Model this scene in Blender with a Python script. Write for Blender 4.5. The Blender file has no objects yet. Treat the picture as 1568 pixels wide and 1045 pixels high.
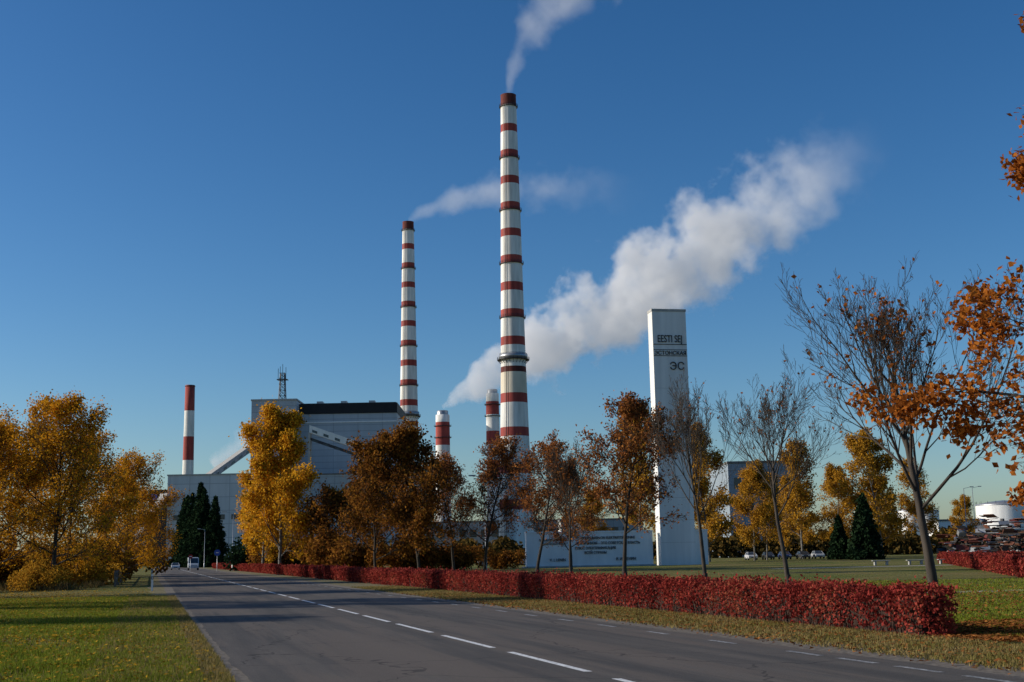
import bpy, math, random
import numpy as np
from mathutils import Vector, Matrix
R=math.radians
scene=bpy.context.scene
rngG=np.random.default_rng(5)

# ---------------------------------------------------------------- materials
def newmat(name):
    m=bpy.data.materials.new(name); m.use_nodes=True
    nt=m.node_tree; nt.nodes.clear()
    out=nt.nodes.new('ShaderNodeOutputMaterial')
    return m,nt,out
def N(nt,t,**k):
    n=nt.nodes.new(t)
    for a,b in k.items(): setattr(n,a,b)
    return n
def L(nt,a,b): nt.links.new(a,b)
def math_(nt,op,a,b=None,c=None,clamp=False):
    n=N(nt,'ShaderNodeMath',operation=op); n.use_clamp=clamp
    for i,v in enumerate((a,b,c)):
        if v is None: continue
        if isinstance(v,(int,float)): n.inputs[i].default_value=v
        else: L(nt,v,n.inputs[i])
    return n.outputs[0]
def col(c): return (c[0],c[1],c[2],1)
def mix(nt,f,a,b):
    n=N(nt,'ShaderNodeMix',data_type='RGBA')
    if isinstance(f,(int,float)): n.inputs[0].default_value=f
    else: L(nt,f,n.inputs[0])
    for i,v in ((6,a),(7,b)):
        if isinstance(v,tuple): n.inputs[i].default_value=col(v)
        else: L(nt,v,n.inputs[i])
    return n.outputs[2]
def noise(nt,vec,scale,detail=4,rough=.55):
    n=N(nt,'ShaderNodeTexNoise'); n.inputs['Scale'].default_value=scale
    n.inputs['Detail'].default_value=detail; n.inputs['Roughness'].default_value=rough
    if vec is not None: L(nt,vec,n.inputs['Vector'])
    return n.outputs['Fac']
def ramp(nt,v,a,b):
    n=N(nt,'ShaderNodeMapRange'); n.inputs[1].default_value=a; n.inputs[2].default_value=b
    L(nt,v,n.inputs[0]); return n.outputs[0]
def objco(nt,sc=(1,1,1)):
    t=N(nt,'ShaderNodeTexCoord'); m=N(nt,'ShaderNodeMapping'); m.inputs['Scale'].default_value=sc
    L(nt,t.outputs['Object'],m.inputs['Vector']); return m.outputs[0]
def mat_noise(name,c1,c2,scale=1.0,rough=.8,sc=(1,1,1),bump=0,metal=0,spec=.3):
    m,nt,out=newmat(name); b=N(nt,'ShaderNodeBsdfPrincipled')
    v=objco(nt,sc); f=ramp(nt,noise(nt,v,scale,6),.3,.7)
    L(nt,mix(nt,f,c1,c2),b.inputs['Base Color'])
    b.inputs['Roughness'].default_value=rough; b.inputs['Metallic'].default_value=metal
    b.inputs['Specular IOR Level'].default_value=spec
    if bump:
        bp=N(nt,'ShaderNodeBump'); bp.inputs['Strength'].default_value=bump
        L(nt,noise(nt,v,scale*3,5),bp.inputs['Height']); L(nt,bp.outputs[0],b.inputs['Normal'])
    L(nt,b.outputs[0],out.inputs[0]); return m
def mat_leaf(name,cols,trans=.35,gain=1.0):
    m,nt,out=newmat(name)
    g=N(nt,'ShaderNodeNewGeometry'); cr=N(nt,'ShaderNodeValToRGB'); cr.color_ramp.interpolation='LINEAR'
    e=cr.color_ramp.elements
    while len(e)<len(cols): e.new(0.5)
    for i,c in enumerate(cols):
        e[i].position=i/(len(cols)-1); e[i].color=col(tuple(x*gain for x in c))
    v=objco(nt); big=noise(nt,v,.45,3)
    f=math_(nt,'ADD',math_(nt,'MULTIPLY',g.outputs['Random Per Island'],.6),math_(nt,'MULTIPLY',ramp(nt,big,.35,.65),.4))
    L(nt,f,cr.inputs[0])
    d=N(nt,'ShaderNodeBsdfDiffuse'); t=N(nt,'ShaderNodeBsdfTranslucent'); mx=N(nt,'ShaderNodeMixShader')
    L(nt,cr.outputs[0],d.inputs[0]); L(nt,cr.outputs[0],t.inputs[0]); mx.inputs[0].default_value=trans
    L(nt,d.outputs[0],mx.inputs[1]); L(nt,t.outputs[0],mx.inputs[2]); L(nt,mx.outputs[0],out.inputs[0])
    return m
def mat_panel(name,c1,c2,seam,bw,bh,ms=.12,rough=.6):
    m,nt,out=newmat(name); b=N(nt,'ShaderNodeBsdfPrincipled')
    t=N(nt,'ShaderNodeTexCoord'); s=N(nt,'ShaderNodeSeparateXYZ'); L(nt,t.outputs['Object'],s.inputs[0])
    c=N(nt,'ShaderNodeCombineXYZ'); L(nt,math_(nt,'ADD',s.outputs[0],s.outputs[1]),c.inputs[0]); L(nt,s.outputs[2],c.inputs[1])
    br=N(nt,'ShaderNodeTexBrick'); br.offset=0; L(nt,c.outputs[0],br.inputs['Vector'])
    br.inputs['Scale'].default_value=1; br.inputs['Brick Width'].default_value=bw; br.inputs['Row Height'].default_value=bh
    br.inputs['Mortar Size'].default_value=ms; br.inputs['Color1'].default_value=col(c1); br.inputs['Color2'].default_value=col(c2)
    br.inputs['Mortar'].default_value=col(seam)
    st=objco(nt,(.3,.3,.04)); f=ramp(nt,noise(nt,st,1.5,5),.35,.75)
    L(nt,mix(nt,math_(nt,'MULTIPLY',f,.3),br.outputs[0],tuple(x*.55 for x in c1)),b.inputs['Base Color'])
    b.inputs['Roughness'].default_value=rough; L(nt,b.outputs[0],out.inputs[0]); return m

M={}
M['bark']=mat_noise('bark_grey',(.030,.024,.020),(.075,.062,.050),6,.9,(1,1,.3),.4)
M['barkd']=mat_noise('bark_dark',(.022,.018,.015),(.05,.042,.034),6,.9,(1,1,.3),.4)
M['birchbark']=mat_noise('birch_bark',(.05,.042,.036),(.20,.19,.17),2.5,.8,(1,1,1.5),.2)
M['yel']=mat_leaf('leaves_yellow',[(.14,.09,.012),(.38,.19,.015),(.60,.31,.02),(.70,.38,.03),(.42,.17,.012)],gain=1.1)
M['ora']=mat_leaf('leaves_amber',[(.16,.085,.012),(.38,.18,.014),(.58,.28,.018),(.66,.32,.02),(.38,.13,.012)],gain=1.05)
M['brn']=mat_leaf('leaves_russet',[(.06,.024,.012),(.17,.062,.022),(.26,.092,.03),(.36,.15,.036),(.18,.052,.02)],gain=1.1)
M['drk']=mat_leaf('leaves_brown_green',[(.03,.028,.009),(.10,.044,.012),(.19,.070,.017),(.34,.15,.022),(.05,.045,.012)])
M['org']=mat_leaf('leaves_orange',[(.14,.05,.012),(.30,.09,.018),(.42,.14,.024),(.50,.20,.035)],.4)
M['gold']=mat_leaf('leaves_gold',[(.14,.08,.014),(.32,.17,.02),(.46,.235,.024),(.52,.28,.032),(.26,.13,.02)])
M['spr']=mat_leaf('spruce_needles',[(.007,.016,.008),(.016,.032,.015),(.026,.048,.02)],.1)
M['hdg']=mat_leaf('hedge_leaves',[(.07,.018,.014),(.18,.026,.022),(.28,.040,.034),(.36,.075,.050),(.19,.085,.04)],.3)
M['hdgcore']=mat_noise('hedge_twigs',(.02,.012,.010),(.05,.028,.02),9,.95,(1,1,1),.5)
M['blade']=mat_leaf('grass_blades',[(.09,.11,.012),(.15,.18,.02),(.20,.235,.03),(.28,.24,.06)],.35)
M['bladedry']=mat_leaf('grass_blades_dry',[(.11,.10,.025),(.19,.16,.045),(.28,.21,.09),(.22,.155,.075)],.3)
M['weed']=mat_leaf('dry_weed_stalks',[(.05,.045,.018),(.10,.08,.03),(.15,.10,.045),(.09,.06,.03)],.2)
M['litY']=mat_leaf('fallen_leaves_yellow',[(.18,.10,.015),(.42,.24,.02),(.52,.32,.05)],.1)
M['litR']=mat_leaf('fallen_leaves_russet',[(.09,.035,.016),(.22,.075,.025),(.34,.13,.035),(.17,.09,.035)],.1)
M['white']=mat_noise('white_paint',(.66,.66,.65),(.80,.80,.78),.8,.6,(1,1,.2))
M['pylon']=mat_noise('weathered_white_paint',(.58,.58,.57),(.78,.78,.76),.5,.6,(1.5,1.5,.12))
M['chw']=mat_noise('chimney_white',(.50,.50,.47),(.84,.83,.79),.35,.8,(1,1,.12))
M['chy']=mat_noise('chimney_cream',(.52,.46,.36),(.68,.62,.50),.35,.8,(1,1,.12))
M['chr']=mat_noise('chimney_red',(.22,.034,.028),(.38,.070,.055),.35,.8,(1,1,.12))
M['chd']=mat_noise('chimney_soot',(.06,.02,.018),(.17,.038,.030),.4,.9,(1,1,.2))
M['steel']=mat_noise('dark_steel',(.03,.03,.033),(.07,.07,.075),2,.5,metal=.4)
M['galv']=mat_noise('galvanised_steel',(.28,.29,.30),(.42,.43,.44),2,.4,metal=.6)
M['fac']=mat_panel('facade_panels',(.42,.46,.49),(.37,.41,.445),(.22,.25,.28),12,3.0,.12)
M['fac2']=mat_panel('facade_panels_low',(.50,.53,.55),(.56,.58,.60),(.32,.34,.36),9,6.0,.14)
M['blue']=mat_panel('facade_bluegrey',(.22,.27,.32),(.25,.30,.35),(.14,.17,.2),6,4,.1)
M['black']=mat_noise('black_cladding',(.010,.010,.011),(.016,.016,.018),.4,.6)
M['glass']=mat_noise('dark_glass',(.02,.025,.03),(.05,.06,.07),.6,.15,spec=.6)
M['roof']=mat_noise('roof_felt',(.10,.10,.10),(.17,.17,.17),.4,.9)
M['conc']=mat_noise('concrete',(.28,.28,.27),(.42,.41,.39),1.5,.85,bump=.15)
M['text']=mat_noise('dark_lettering',(.03,.03,.035),(.06,.06,.065),2,.6)
M['text2']=mat_noise('faded_lettering',(.10,.10,.105),(.16,.16,.165),2,.6)
M['rust']=mat_noise('rusty_scrap',(.07,.035,.022),(.22,.08,.045),.8,.8)
M['tyre']=mat_noise('rubber',(.015,.015,.015),(.03,.03,.03),5,.8)
M['lampr']=mat_noise('red_lens',(.25,.01,.01),(.35,.02,.02),5,.3)
M['lamp']=mat_noise('clear_lens',(.6,.6,.58),(.7,.7,.68),5,.2)
M['signblue']=mat_noise('sign_blue',(.02,.08,.35),(.03,.10,.4),5,.4)
M['post']=mat_noise('weathered_wood',(.10,.085,.07),(.2,.17,.14),4,.9)
def carpaint(name,c):
    return mat_noise(name,c,tuple(x*1.15+.01 for x in c),3,.25,spec=.6)

# ---------------------------------------------------------------- mesh helpers
def mesh_arr(name,V,F,mats,mi=None,smooth=False):
    V=np.asarray(V,dtype=np.float32); F=np.asarray(F,dtype=np.int32)
    me=bpy.data.meshes.new(name); n,k=F.shape
    me.vertices.add(len(V)); me.vertices.foreach_set('co',V.ravel())
    me.loops.add(n*k); me.loops.foreach_set('vertex_index',F.ravel())
    me.polygons.add(n); me.polygons.foreach_set('loop_start',np.arange(n,dtype=np.int32)*k)
    if mi is not None: me.polygons.foreach_set('material_index',np.asarray(mi,dtype=np.int32))
    if smooth is not False:
        s=np.ones(n,dtype=bool) if smooth is True else smooth
        me.polygons.foreach_set('use_smooth',s)
    for m in mats: me.materials.append(m)
    me.update(calc_edges=True); return me
def obj(name,me,loc=(0,0,0),rot=(0,0,0),scale=(1,1,1),parent=None):
    o=bpy.data.objects.new(name,me); scene.collection.objects.link(o)
    o.location=loc; o.rotation_euler=rot; o.scale=scale
    if parent: o.parent=parent
    return o
def empty(name,loc=(0,0,0),rot=(0,0,0)):
    o=bpy.data.objects.new(name,None); scene.collection.objects.link(o); o.location=loc; o.rotation_euler=rot; o.empty_display_size=.5
    return o
class B:
    def __init__(s): s.v=[];s.f=[];s.m=[];s.mats=[];s.sm=[]
    def mi(s,m):
        if m not in s.mats: s.mats.append(m)
        return s.mats.index(m)
    def add(s,vs,fs,m,smooth=False):
        o=len(s.v); s.v+= [tuple(x) for x in vs]; k=s.mi(m)
        for f in fs: s.f.append([o+i for i in f]); s.m.append(k); s.sm.append(smooth)
    def box(s,x0,x1,y0,y1,z0,z1,m,T=None):
        vs=[(x,y,z) for z in (z0,z1) for (x,y) in ((x0,y0),(x1,y0),(x1,y1),(x0,y1))]
        if T: vs=[T@Vector(v) for v in vs]
        s.add(vs,[(3,2,1,0),(4,5,6,7),(0,1,5,4),(1,2,6,5),(2,3,7,6),(3,0,4,7)],m)
    def prism(s,prof,y0,y1,m):
        n=len(prof); vs=[(x,y0,z) for x,z in prof]+[(x,y1,z) for x,z in prof]
        s.add(vs,[tuple(range(n)),tuple(range(2*n-1,n-1,-1))]+[(i,n+i,n+(i+1)%n,(i+1)%n) for i in range(n)],m)
    def beam(s,p,q,w,m):
        p=Vector(p);q=Vector(q);d=(q-p);l=d.length;d.normalize()
        T=Matrix.Translation(p)@d.to_track_quat('Z','Y').to_matrix().to_4x4()
        s.box(-w/2,w/2,-w/2,w/2,0,l,m,T)
    def rings(s,rz,m,cx=0,cy=0,n=32,cap=True,mlist=None):
        o=len(s.v)
        for r,z in rz:
            for i in range(n):
                a=2*math.pi*i/n; s.v.append((cx+r*math.cos(a),cy+r*math.sin(a),z))
        for j in range(len(rz)-1):
            k=s.mi(mlist[j] if mlist else m)
            for i in range(n):
                i2=(i+1)%n; s.f.append([o+j*n+i,o+j*n+i2,o+(j+1)*n+i2,o+(j+1)*n+i]); s.m.append(k); s.sm.append(True)
        if cap:
            s.f.append([o+(len(rz)-1)*n+i for i in range(n)]); s.m.append(s.mi(m)); s.sm.append(False)
    def make(s,name,loc=(0,0,0),rot=(0,0,0),parent=None,bevel=0,recalc=True):
        me=bpy.data.meshes.new(name); me.from_pydata(s.v,[],s.f)
        for m in s.mats: me.materials.append(m)
        me.polygons.foreach_set('material_index',s.m); me.polygons.foreach_set('use_smooth',s.sm); me.update()
        if recalc:
            import bmesh
            bm=bmesh.new(); bm.from_mesh(me); bmesh.ops.recalc_face_normals(bm,faces=bm.faces); bm.to_mesh(me); bm.free()
        o=obj(name,me,loc,rot,parent=parent)
        if bevel:
            b=o.modifiers.new('bevel','BEVEL'); b.width=bevel; b.segments=2; b.limit_method='ANGLE'
        return o

# ---------------------------------------------------------------- world and light
EL=22; AZ=-88
S=Vector((math.sin(R(AZ))*math.cos(R(EL)),math.cos(R(AZ))*math.cos(R(EL)),math.sin(R(EL))))
w=bpy.data.worlds.new('World'); scene.world=w; w.use_nodes=True
nt=w.node_tree; nt.nodes.clear()
sky=nt.nodes.new('ShaderNodeTexSky'); sky.sky_type='NISHITA'; sky.sun_disc=False
sky.sun_elevation=R(EL); sky.sun_rotation=R(AZ%360); sky.air_density=1.0; sky.dust_density=.8; sky.ozone_density=4.0; sky.altitude=100
gm=nt.nodes.new('ShaderNodeGamma'); gm.inputs[1].default_value=1.18
hs=nt.nodes.new('ShaderNodeHueSaturation'); hs.inputs['Saturation'].default_value=1.16
bg=nt.nodes.new('ShaderNodeBackground'); bg.inputs[1].default_value=.085
wo=nt.nodes.new('ShaderNodeOutputWorld'); nt.links.new(sky.outputs[0],gm.inputs[0]); nt.links.new(gm.outputs[0],hs.inputs['Color']); nt.links.new(hs.outputs[0],bg.inputs[0]); nt.links.new(bg.outputs[0],wo.inputs[0])
sl=bpy.data.lights.new('sun','SUN'); sl.energy=5; sl.angle=R(.53); sl.color=(1,.91,.77)
so=bpy.data.objects.new('sun',sl); scene.collection.objects.link(so); so.rotation_euler=S.to_track_quat('Z','Y').to_euler()

# camera
cd=bpy.data.cameras.new('camera'); cam=bpy.data.objects.new('camera',cd); scene.collection.objects.link(cam)
cd.lens=43.62; cd.sensor_width=36; cd.clip_end=20000; cd.clip_start=.1
cam.matrix_world=Matrix.Translation((0,0,1.7))@Matrix.Rotation(R(99.8),4,'X')@Matrix.Rotation(R(-1.09),4,'Z')
scene.camera=cam
scene.view_settings.view_transform='Standard'; scene.view_settings.look='None'; scene.view_settings.exposure=0

# ---------------------------------------------------------------- ground and road
def RC(y): return 6.41-.29*y
m,nt,out=newmat('grass_ground'); b=N(nt,'ShaderNodeBsdfPrincipled'); v=objco(nt)
n1=ramp(nt,noise(nt,v,.18,5),.35,.65); n2=noise(nt,v,7,6,.7); n3=ramp(nt,noise(nt,v,.09,4),.40,.58)
c=mix(nt,n1,(.11,.14,.024),(.17,.17,.042)); c=mix(nt,ramp(nt,n2,.35,.7),mix(nt,.5,c,(.045,.05,.014)),c)
c=mix(nt,math_(nt,'MULTIPLY',n3,.6),c,(.20,.15,.06))
lf=ramp(nt,noise(nt,v,22,2,.4),.64,.69); c=mix(nt,math_(nt,'MULTIPLY',lf,ramp(nt,noise(nt,v,.1,2),.45,.6)),c,(.32,.18,.04))
L(nt,c,b.inputs['Base Color']); b.inputs['Roughness'].default_value=.95; b.inputs['Specular IOR Level'].default_value=.1
bp=N(nt,'ShaderNodeBump'); bp.inputs['Strength'].default_value=.8; bp.inputs['Distance'].default_value=.12; L(nt,n2,bp.inputs['Height']); L(nt,bp.outputs[0],b.inputs['Normal'])
L(nt,b.outputs[0],out.inputs[0]); M['ground']=m
g=9000
obj('ground',mesh_arr('ground',[(-g,-g,0),(g,-g,0),(g,g,0),(-g,g,0)],[[0,1,2,3]],[m]))

m,nt,out=newmat('asphalt'); b=N(nt,'ShaderNodeBsdfPrincipled'); v=objco(nt)
s=N(nt,'ShaderNodeSeparateXYZ'); L(nt,v,s.inputs[0])
off=math_(nt,'SUBTRACT',math_(nt,'ADD',s.outputs[0],math_(nt,'MULTIPLY',s.outputs[1],.29)),6.41)
cv=N(nt,'ShaderNodeCombineXYZ'); L(nt,off,cv.inputs[0]); L(nt,math_(nt,'MULTIPLY',s.outputs[1],.06),cv.inputs[1])
longn=noise(nt,cv.outputs[0],1.3,5,.6)
fine=noise(nt,v,60,3,.7); med=noise(nt,cv.outputs[0],.55,6,.65)
c=mix(nt,ramp(nt,longn,.38,.62),(.056,.053,.051),(.120,.105,.092))
c=mix(nt,math_(nt,'MULTIPLY',ramp(nt,med,.47,.53),.65),c,(.155,.123,.10))
c=mix(nt,ramp(nt,fine,.25,.8),mix(nt,.5,c,(.02,.02,.02)),mix(nt,.25,c,(.26,.24,.22)))
vo=N(nt,'ShaderNodeTexVoronoi',feature='DISTANCE_TO_EDGE'); vo.inputs['Scale'].default_value=.22
wv=N(nt,'ShaderNodeVectorMath',operation='ADD'); L(nt,v,wv.inputs[0]); nn=N(nt,'ShaderNodeTexNoise'); nn.inputs['Scale'].default_value=1.2; L(nt,v,nn.inputs['Vector']); L(nt,nn.outputs['Color'],wv.inputs[1]); L(nt,wv.outputs[0],vo.inputs['Vector'])
crk=math_(nt,'LESS_THAN',vo.outputs['Distance'],.004)
c=mix(nt,math_(nt,'MULTIPLY',crk,.6),c,(.02,.02,.02))
L(nt,c,b.inputs['Base Color']); b.inputs['Roughness'].default_value=.85; b.inputs['Specular IOR Level'].default_value=.15
bp=N(nt,'ShaderNodeBump'); bp.inputs['Strength'].default_value=.35; bp.inputs['Distance'].default_value=.02; L(nt,fine,bp.inputs['Height']); L(nt,bp.outputs[0],b.inputs['Normal'])
L(nt,b.outputs[0],out.inputs[0]); M['asph']=m
M['gravel']=mat_noise('gravel_verge',(.07,.060,.048),(.21,.18,.145),9,.95,(1,1,1),.6)
M['drygrass']=mat_noise('dry_grass_verge',(.085,.080,.030),(.20,.16,.075),3.5,.95,(1,1,1),.7)
def strip(name,o0,o1,z,mat,y0=-25,y1=470,j0=0,j1=0,seed=1):
    rg=np.random.default_rng(seed); ys=np.concatenate([np.arange(y0,70,.35),np.arange(70,y1+1,4)]); n=len(ys)
    def sm(a): 
        k=np.convolve(rg.normal(0,1,n+8),np.ones(6)/6,'same')[4:-4]; return k*a+rg.normal(0,a*.3,n)
    A=np.stack([RC(ys)+o0+sm(j0),ys,np.full(n,z)],1); C=np.stack([RC(ys)+o1+sm(j1),ys,np.full(n,z)],1)
    V=np.empty((2*n,3)); V[0::2]=A; V[1::2]=C; i=np.arange(n-1)*2
    F=np.stack([i,i+1,i+3,i+2],1); return obj(name,mesh_arr(name,V,F,[mat]))
strip('dry_grass_verge',-6.3,8.4,.004,M['drygrass'],j0=.4,j1=.35,seed=7)
strip('gravel_shoulder',-5.6,5.85,.008,M['gravel'],j0=.22,j1=.32,seed=3)
strip('road',-5.0,5.0,.012,M['asph'],j0=.06,j1=.07,seed=4)
m,nt,out=newmat('worn_road_paint'); b=N(nt,'ShaderNodeBsdfPrincipled'); v=objco(nt)
f=ramp(nt,noise(nt,v,14,6,.75),.36,.5); L(nt,mix(nt,f,(.14,.14,.135),(.76,.76,.74)),b.inputs['Base Color']); L(nt,b.outputs[0],out.inputs[0]); M['mark']=m
m,nt,out=newmat('faded_road_paint'); b=N(nt,'ShaderNodeBsdfPrincipled'); v=objco(nt)
f=ramp(nt,noise(nt,v,11,6,.8),.44,.62); L(nt,mix(nt,f,(.10,.095,.088),(.50,.50,.48)),b.inputs['Base Color']); L(nt,b.outputs[0],out.inputs[0]); M['mark2']=m
V=[];F=[];mi=[]
def dash(o,wd,ya,yb,k):
    i=len(V); V.extend([(RC(ya)+o-wd/2,ya,.016),(RC(ya)+o+wd/2,ya,.016),(RC(yb)+o+wd/2,yb,.016),(RC(yb)+o-wd/2,yb,.016)]); F.append([i,i+1,i+2,i+3]); mi.append(k)
y=18.1-25
while y<430: dash(0,.13,y,y+4.0,0); y+=5.1
y=2
while y<200: dash(4.45,.12,y,y+1.05,1); y+=1.55 if y<20 else 3.0
obj('road_markings',mesh_arr('road_markings',V,F,[M['mark'],M['mark2']],mi))
def path(name,p,q,wd,z=.004):
    p=Vector(p);q=Vector(q);n_=Vector((-(q-p).y,(q-p).x)).normalized()*wd/2
    a=[p+n_,p-n_,q-n_,q+n_]; obj(name,mesh_arr(name,[(t.x,t.y,z) for t in a],[[0,1,2,3]],[M['conc']]))
path('footpath',(24,118),(110,134),2.4); path('footpath',(15.5,48),(60,60),1.3)

# ---------------------------------------------------------------- vegetation
def tubes(P0,P1,r0,r1,k):
    P0=np.asarray(P0,dtype=float);P1=np.asarray(P1,dtype=float);r0=np.asarray(r0,dtype=float)[:,None];r1=np.asarray(r1,dtype=float)[:,None]
    d=P1-P0; ln=np.linalg.norm(d,axis=1,keepdims=True)+1e-9; d/=ln
    ref=np.where(np.abs(d[:,2:3])>.9,np.array([[1.,0,0]]),np.array([[0,0,1.]]))
    a=np.cross(d,ref); a/=np.linalg.norm(a,axis=1,keepdims=True)+1e-9; b=np.cross(d,a)
    n=len(P0); V=np.empty((n,2*k,3))
    for i in range(k):
        t=2*math.pi*i/k; o=a*math.cos(t)+b*math.sin(t)
        V[:,i]=P0-d*r0*.3+o*r0; V[:,k+i]=P1+d*r1*.3+o*r1
    F=np.empty((n,k,4),dtype=np.int64); base=(np.arange(n)*2*k)
    for i in range(k):
        j=(i+1)%k; F[:,i]=np.stack([base+i,base+j,base+k+j,base+k+i],1)
    return V.reshape(-1,3),F.reshape(-1,4)
def quads(C,size,rg,flat=False,elong=1.4):
    n=len(C); nv=rg.normal(size=(n,3))
    if flat: nv=nv*.25+np.array([0,0,1.])
    nv/=np.linalg.norm(nv,axis=1,keepdims=True)
    t=np.cross(nv,rg.normal(size=(n,3))); t/=np.linalg.norm(t,axis=1,keepdims=True)+1e-9; u=np.cross(nv,t)
    s=(size*rg.uniform(.6,1.3,n))[:,None]
    V=np.empty((n,4,3)); V[:,0]=C-t*s*elong/2; V[:,1]=C+u*s/2+nv*s*.12; V[:,2]=C+t*s*elong/2; V[:,3]=C-u*s/2+nv*s*.12
    return V.reshape(-1,3),np.arange(4*n).reshape(-1,4)
def combine(parts):
    Vs=[];Fs=[];Ms=[];Ss=[];o=0
    for V,F,mi,sm in parts:
        Vs.append(V);Fs.append(F+o);Ms.append(np.full(len(F),mi));Ss.append(np.full(len(F),sm));o+=len(V)
    return np.concatenate(Vs),np.concatenate(Fs),np.concatenate(Ms),np.concatenate(Ss)
def tree(name,seed,h,trunk_h,cr,ang,kids,r0,bark,leaf=None,nleaf=0,lsize=.15,lspread=.25,up=.1,wig=.12,lean=(0,0),round_=.5,tipsonly=False,ratio=.5,subang=38,lt=.9,limb=None,low=.3,twig=.004,clump=1.5):
    """cr = crown radius the finished tree is fitted to, h = finished height"""
    rg=random.Random(seed); nr=np.random.default_rng(seed); limb=limb or cr*1.15
    P0=[];P1=[];A=[];Bq=[];LP=[];levels=len(kids)
    nsegs=[12,8,5,4,3,2]
    def br(p,d,Ln,r,lvl):
        ns=nsegs[lvl]; st=Ln/ns; pts=[p.copy()]; dirs=[d.copy()]; rs=[r]
        for i in range(ns):
            g=Vector((rg.gauss(0,1),rg.gauss(0,1),rg.gauss(0,1)))*(wig*(.35 if lvl==0 else 1))
            d=(d+g+Vector((0,0,up if lvl else .02))).normalized()
            p=p+d*st; r2=max(twig,r*(1-(.82 if lvl else .88)*((i+1)/ns)**(1 if lvl else 1.1)))
            P0.append(pts[-1][:]);P1.append(p[:]);A.append(rs[-1]);Bq.append(r2)
            pts.append(p.copy());dirs.append(d.copy());rs.append(r2)
            if lvl>=levels-1 and (not tipsonly or i>=ns-2): LP.append((pts[-2][:],p[:]))
        if lvl<levels:
            nk=kids[lvl]
            for k in range(nk):
                if lvl==0:
                    t0=trunk_h/Ln; t=t0+(1-t0)*((k+rg.random()*.8)/nk); t=min(t,.99)
                    tt=(t-t0)/(1-t0); sh=(math.sin(math.pi*min(1,(tt*(.97-low)+low)))**round_)
                    cl=limb*sh*rg.uniform(.72,1.15); an=R(ang*(1.15-.6*tt)*rg.uniform(.8,1.2)); az=k*2.399+rg.uniform(-.4,.4)
                else:
                    t=.18+.8*(k+rg.random())/nk; cl=Ln*ratio*(1.15-.6*t)*rg.uniform(.7,1.2); an=R(subang*rg.uniform(.6,1.3)); az=rg.uniform(0,6.283)
                x=t*ns; i=min(int(x),ns-1); fr=x-i
                q=pts[i].lerp(pts[i+1],fr); dd=dirs[i+1]; rr=rs[i]*(1-fr)+rs[i+1]*fr
                ax=dd.orthogonal().normalized(); ax=Matrix.Rotation(az,3,dd)@ax
                nd=Matrix.Rotation(an,3,ax)@dd
                br(q,nd,cl,min(rr*.85,max(rr*(.62 if lvl else .5),r0*.3 if lvl==0 else 0)),lvl+1)
    br(Vector((0,0,-.05)),Vector((lean[0],lean[1],1)).normalized(),h*lt,r0,0)
    P0.append((0,0,-.05));P1.append((lean[0]*.5,lean[1]*.5,.5));A.append(r0*1.5);Bq.append(r0*.98)
    A=np.array(A);Bq=np.array(Bq);P0=np.array(P0);P1=np.array(P1)
    fz=h/np.percentile(P1[:,2],99.9); cx,cy=np.median(P1[:,0]),np.median(P1[:,1]); fr=cr/np.percentile(np.hypot(P1[:,0]-cx,P1[:,1]-cy),97)
    sc=np.array([fr,fr,fz]); P0=P0*sc; P1=P1*sc
    big=A>.03; parts=[]
    for msk,k in ((big,7),(~big,3)):
        if msk.any():
            V,F=tubes(P0[msk],P1[msk],A[msk],Bq[msk],k); parts.append((V,F,0,True))
    mats=[bark]
    if leaf and nleaf:
        LPa=np.array(LP)*sc; t=nr.random((nleaf,1))
        cen=(LPa[:,0]+LPa[:,1])/2; ph=nr.uniform(0,6,3)
        cl=np.sin(cen[:,0]*1.5+ph[0])*np.sin(cen[:,1]*1.6+ph[1])*np.sin(cen[:,2]*1.3+ph[2])
        wt=(nr.random(len(LPa))**1.3+.03)*np.clip(1+clump*cl,.12,3); idx=nr.choice(len(LPa),nleaf,p=wt/wt.sum())
        C=LPa[idx,0]*(1-t)+LPa[idx,1]*t+nr.normal(0,lspread,(nleaf,3))
        V,F=quads(C,lsize,nr); parts.append((V,F,1,False)); mats.append(leaf)
    V,F,mi,sm=combine(parts)
    return mesh_arr(name,V,F,mats,mi,sm)
def spruce(name,seed,h,rad):
    rg=np.random.default_rng(seed); P0=[];P1=[];C=[]
    P0.append((0,0,0));P1.append((0,0,h)); A=[.22];Bq=[.02]
    z=.8
    while z<h*.985:
        f=1-z/h; nb=int(7+5*f); 
        for k in range(nb):
            a=rg.uniform(0,6.283); ln=rad*(f**.85)*rg.uniform(.65,1.15)+.15
            p=np.array([0,0,z+rg.uniform(-.15,.15)]); e=p+np.array([math.cos(a)*ln,math.sin(a)*ln,-.22*ln])
            P0.append(p);P1.append(e);A.append(.03);Bq.append(.008)
            n=int(16*ln)+6; t=rg.random((n,1))**.8; c=p*(1-t)+e*t+rg.normal(0,.14,(n,3))*(1+.5*t); c[:,2]+=.12*np.sin(t[:,0]*3)-.1; C.append(c)
        z+=h*.021
    V1,F1=tubes(P0,P1,A,Bq,5); C=np.concatenate(C); V2,F2=quads(C,.42,rg,elong=1.6)
    V,F,mi,sm=combine([(V1,F1,0,True),(V2,F2,1,False)])
    return mesh_arr(name,V,F,[M['barkd'],M['spr']],mi,sm)
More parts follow.
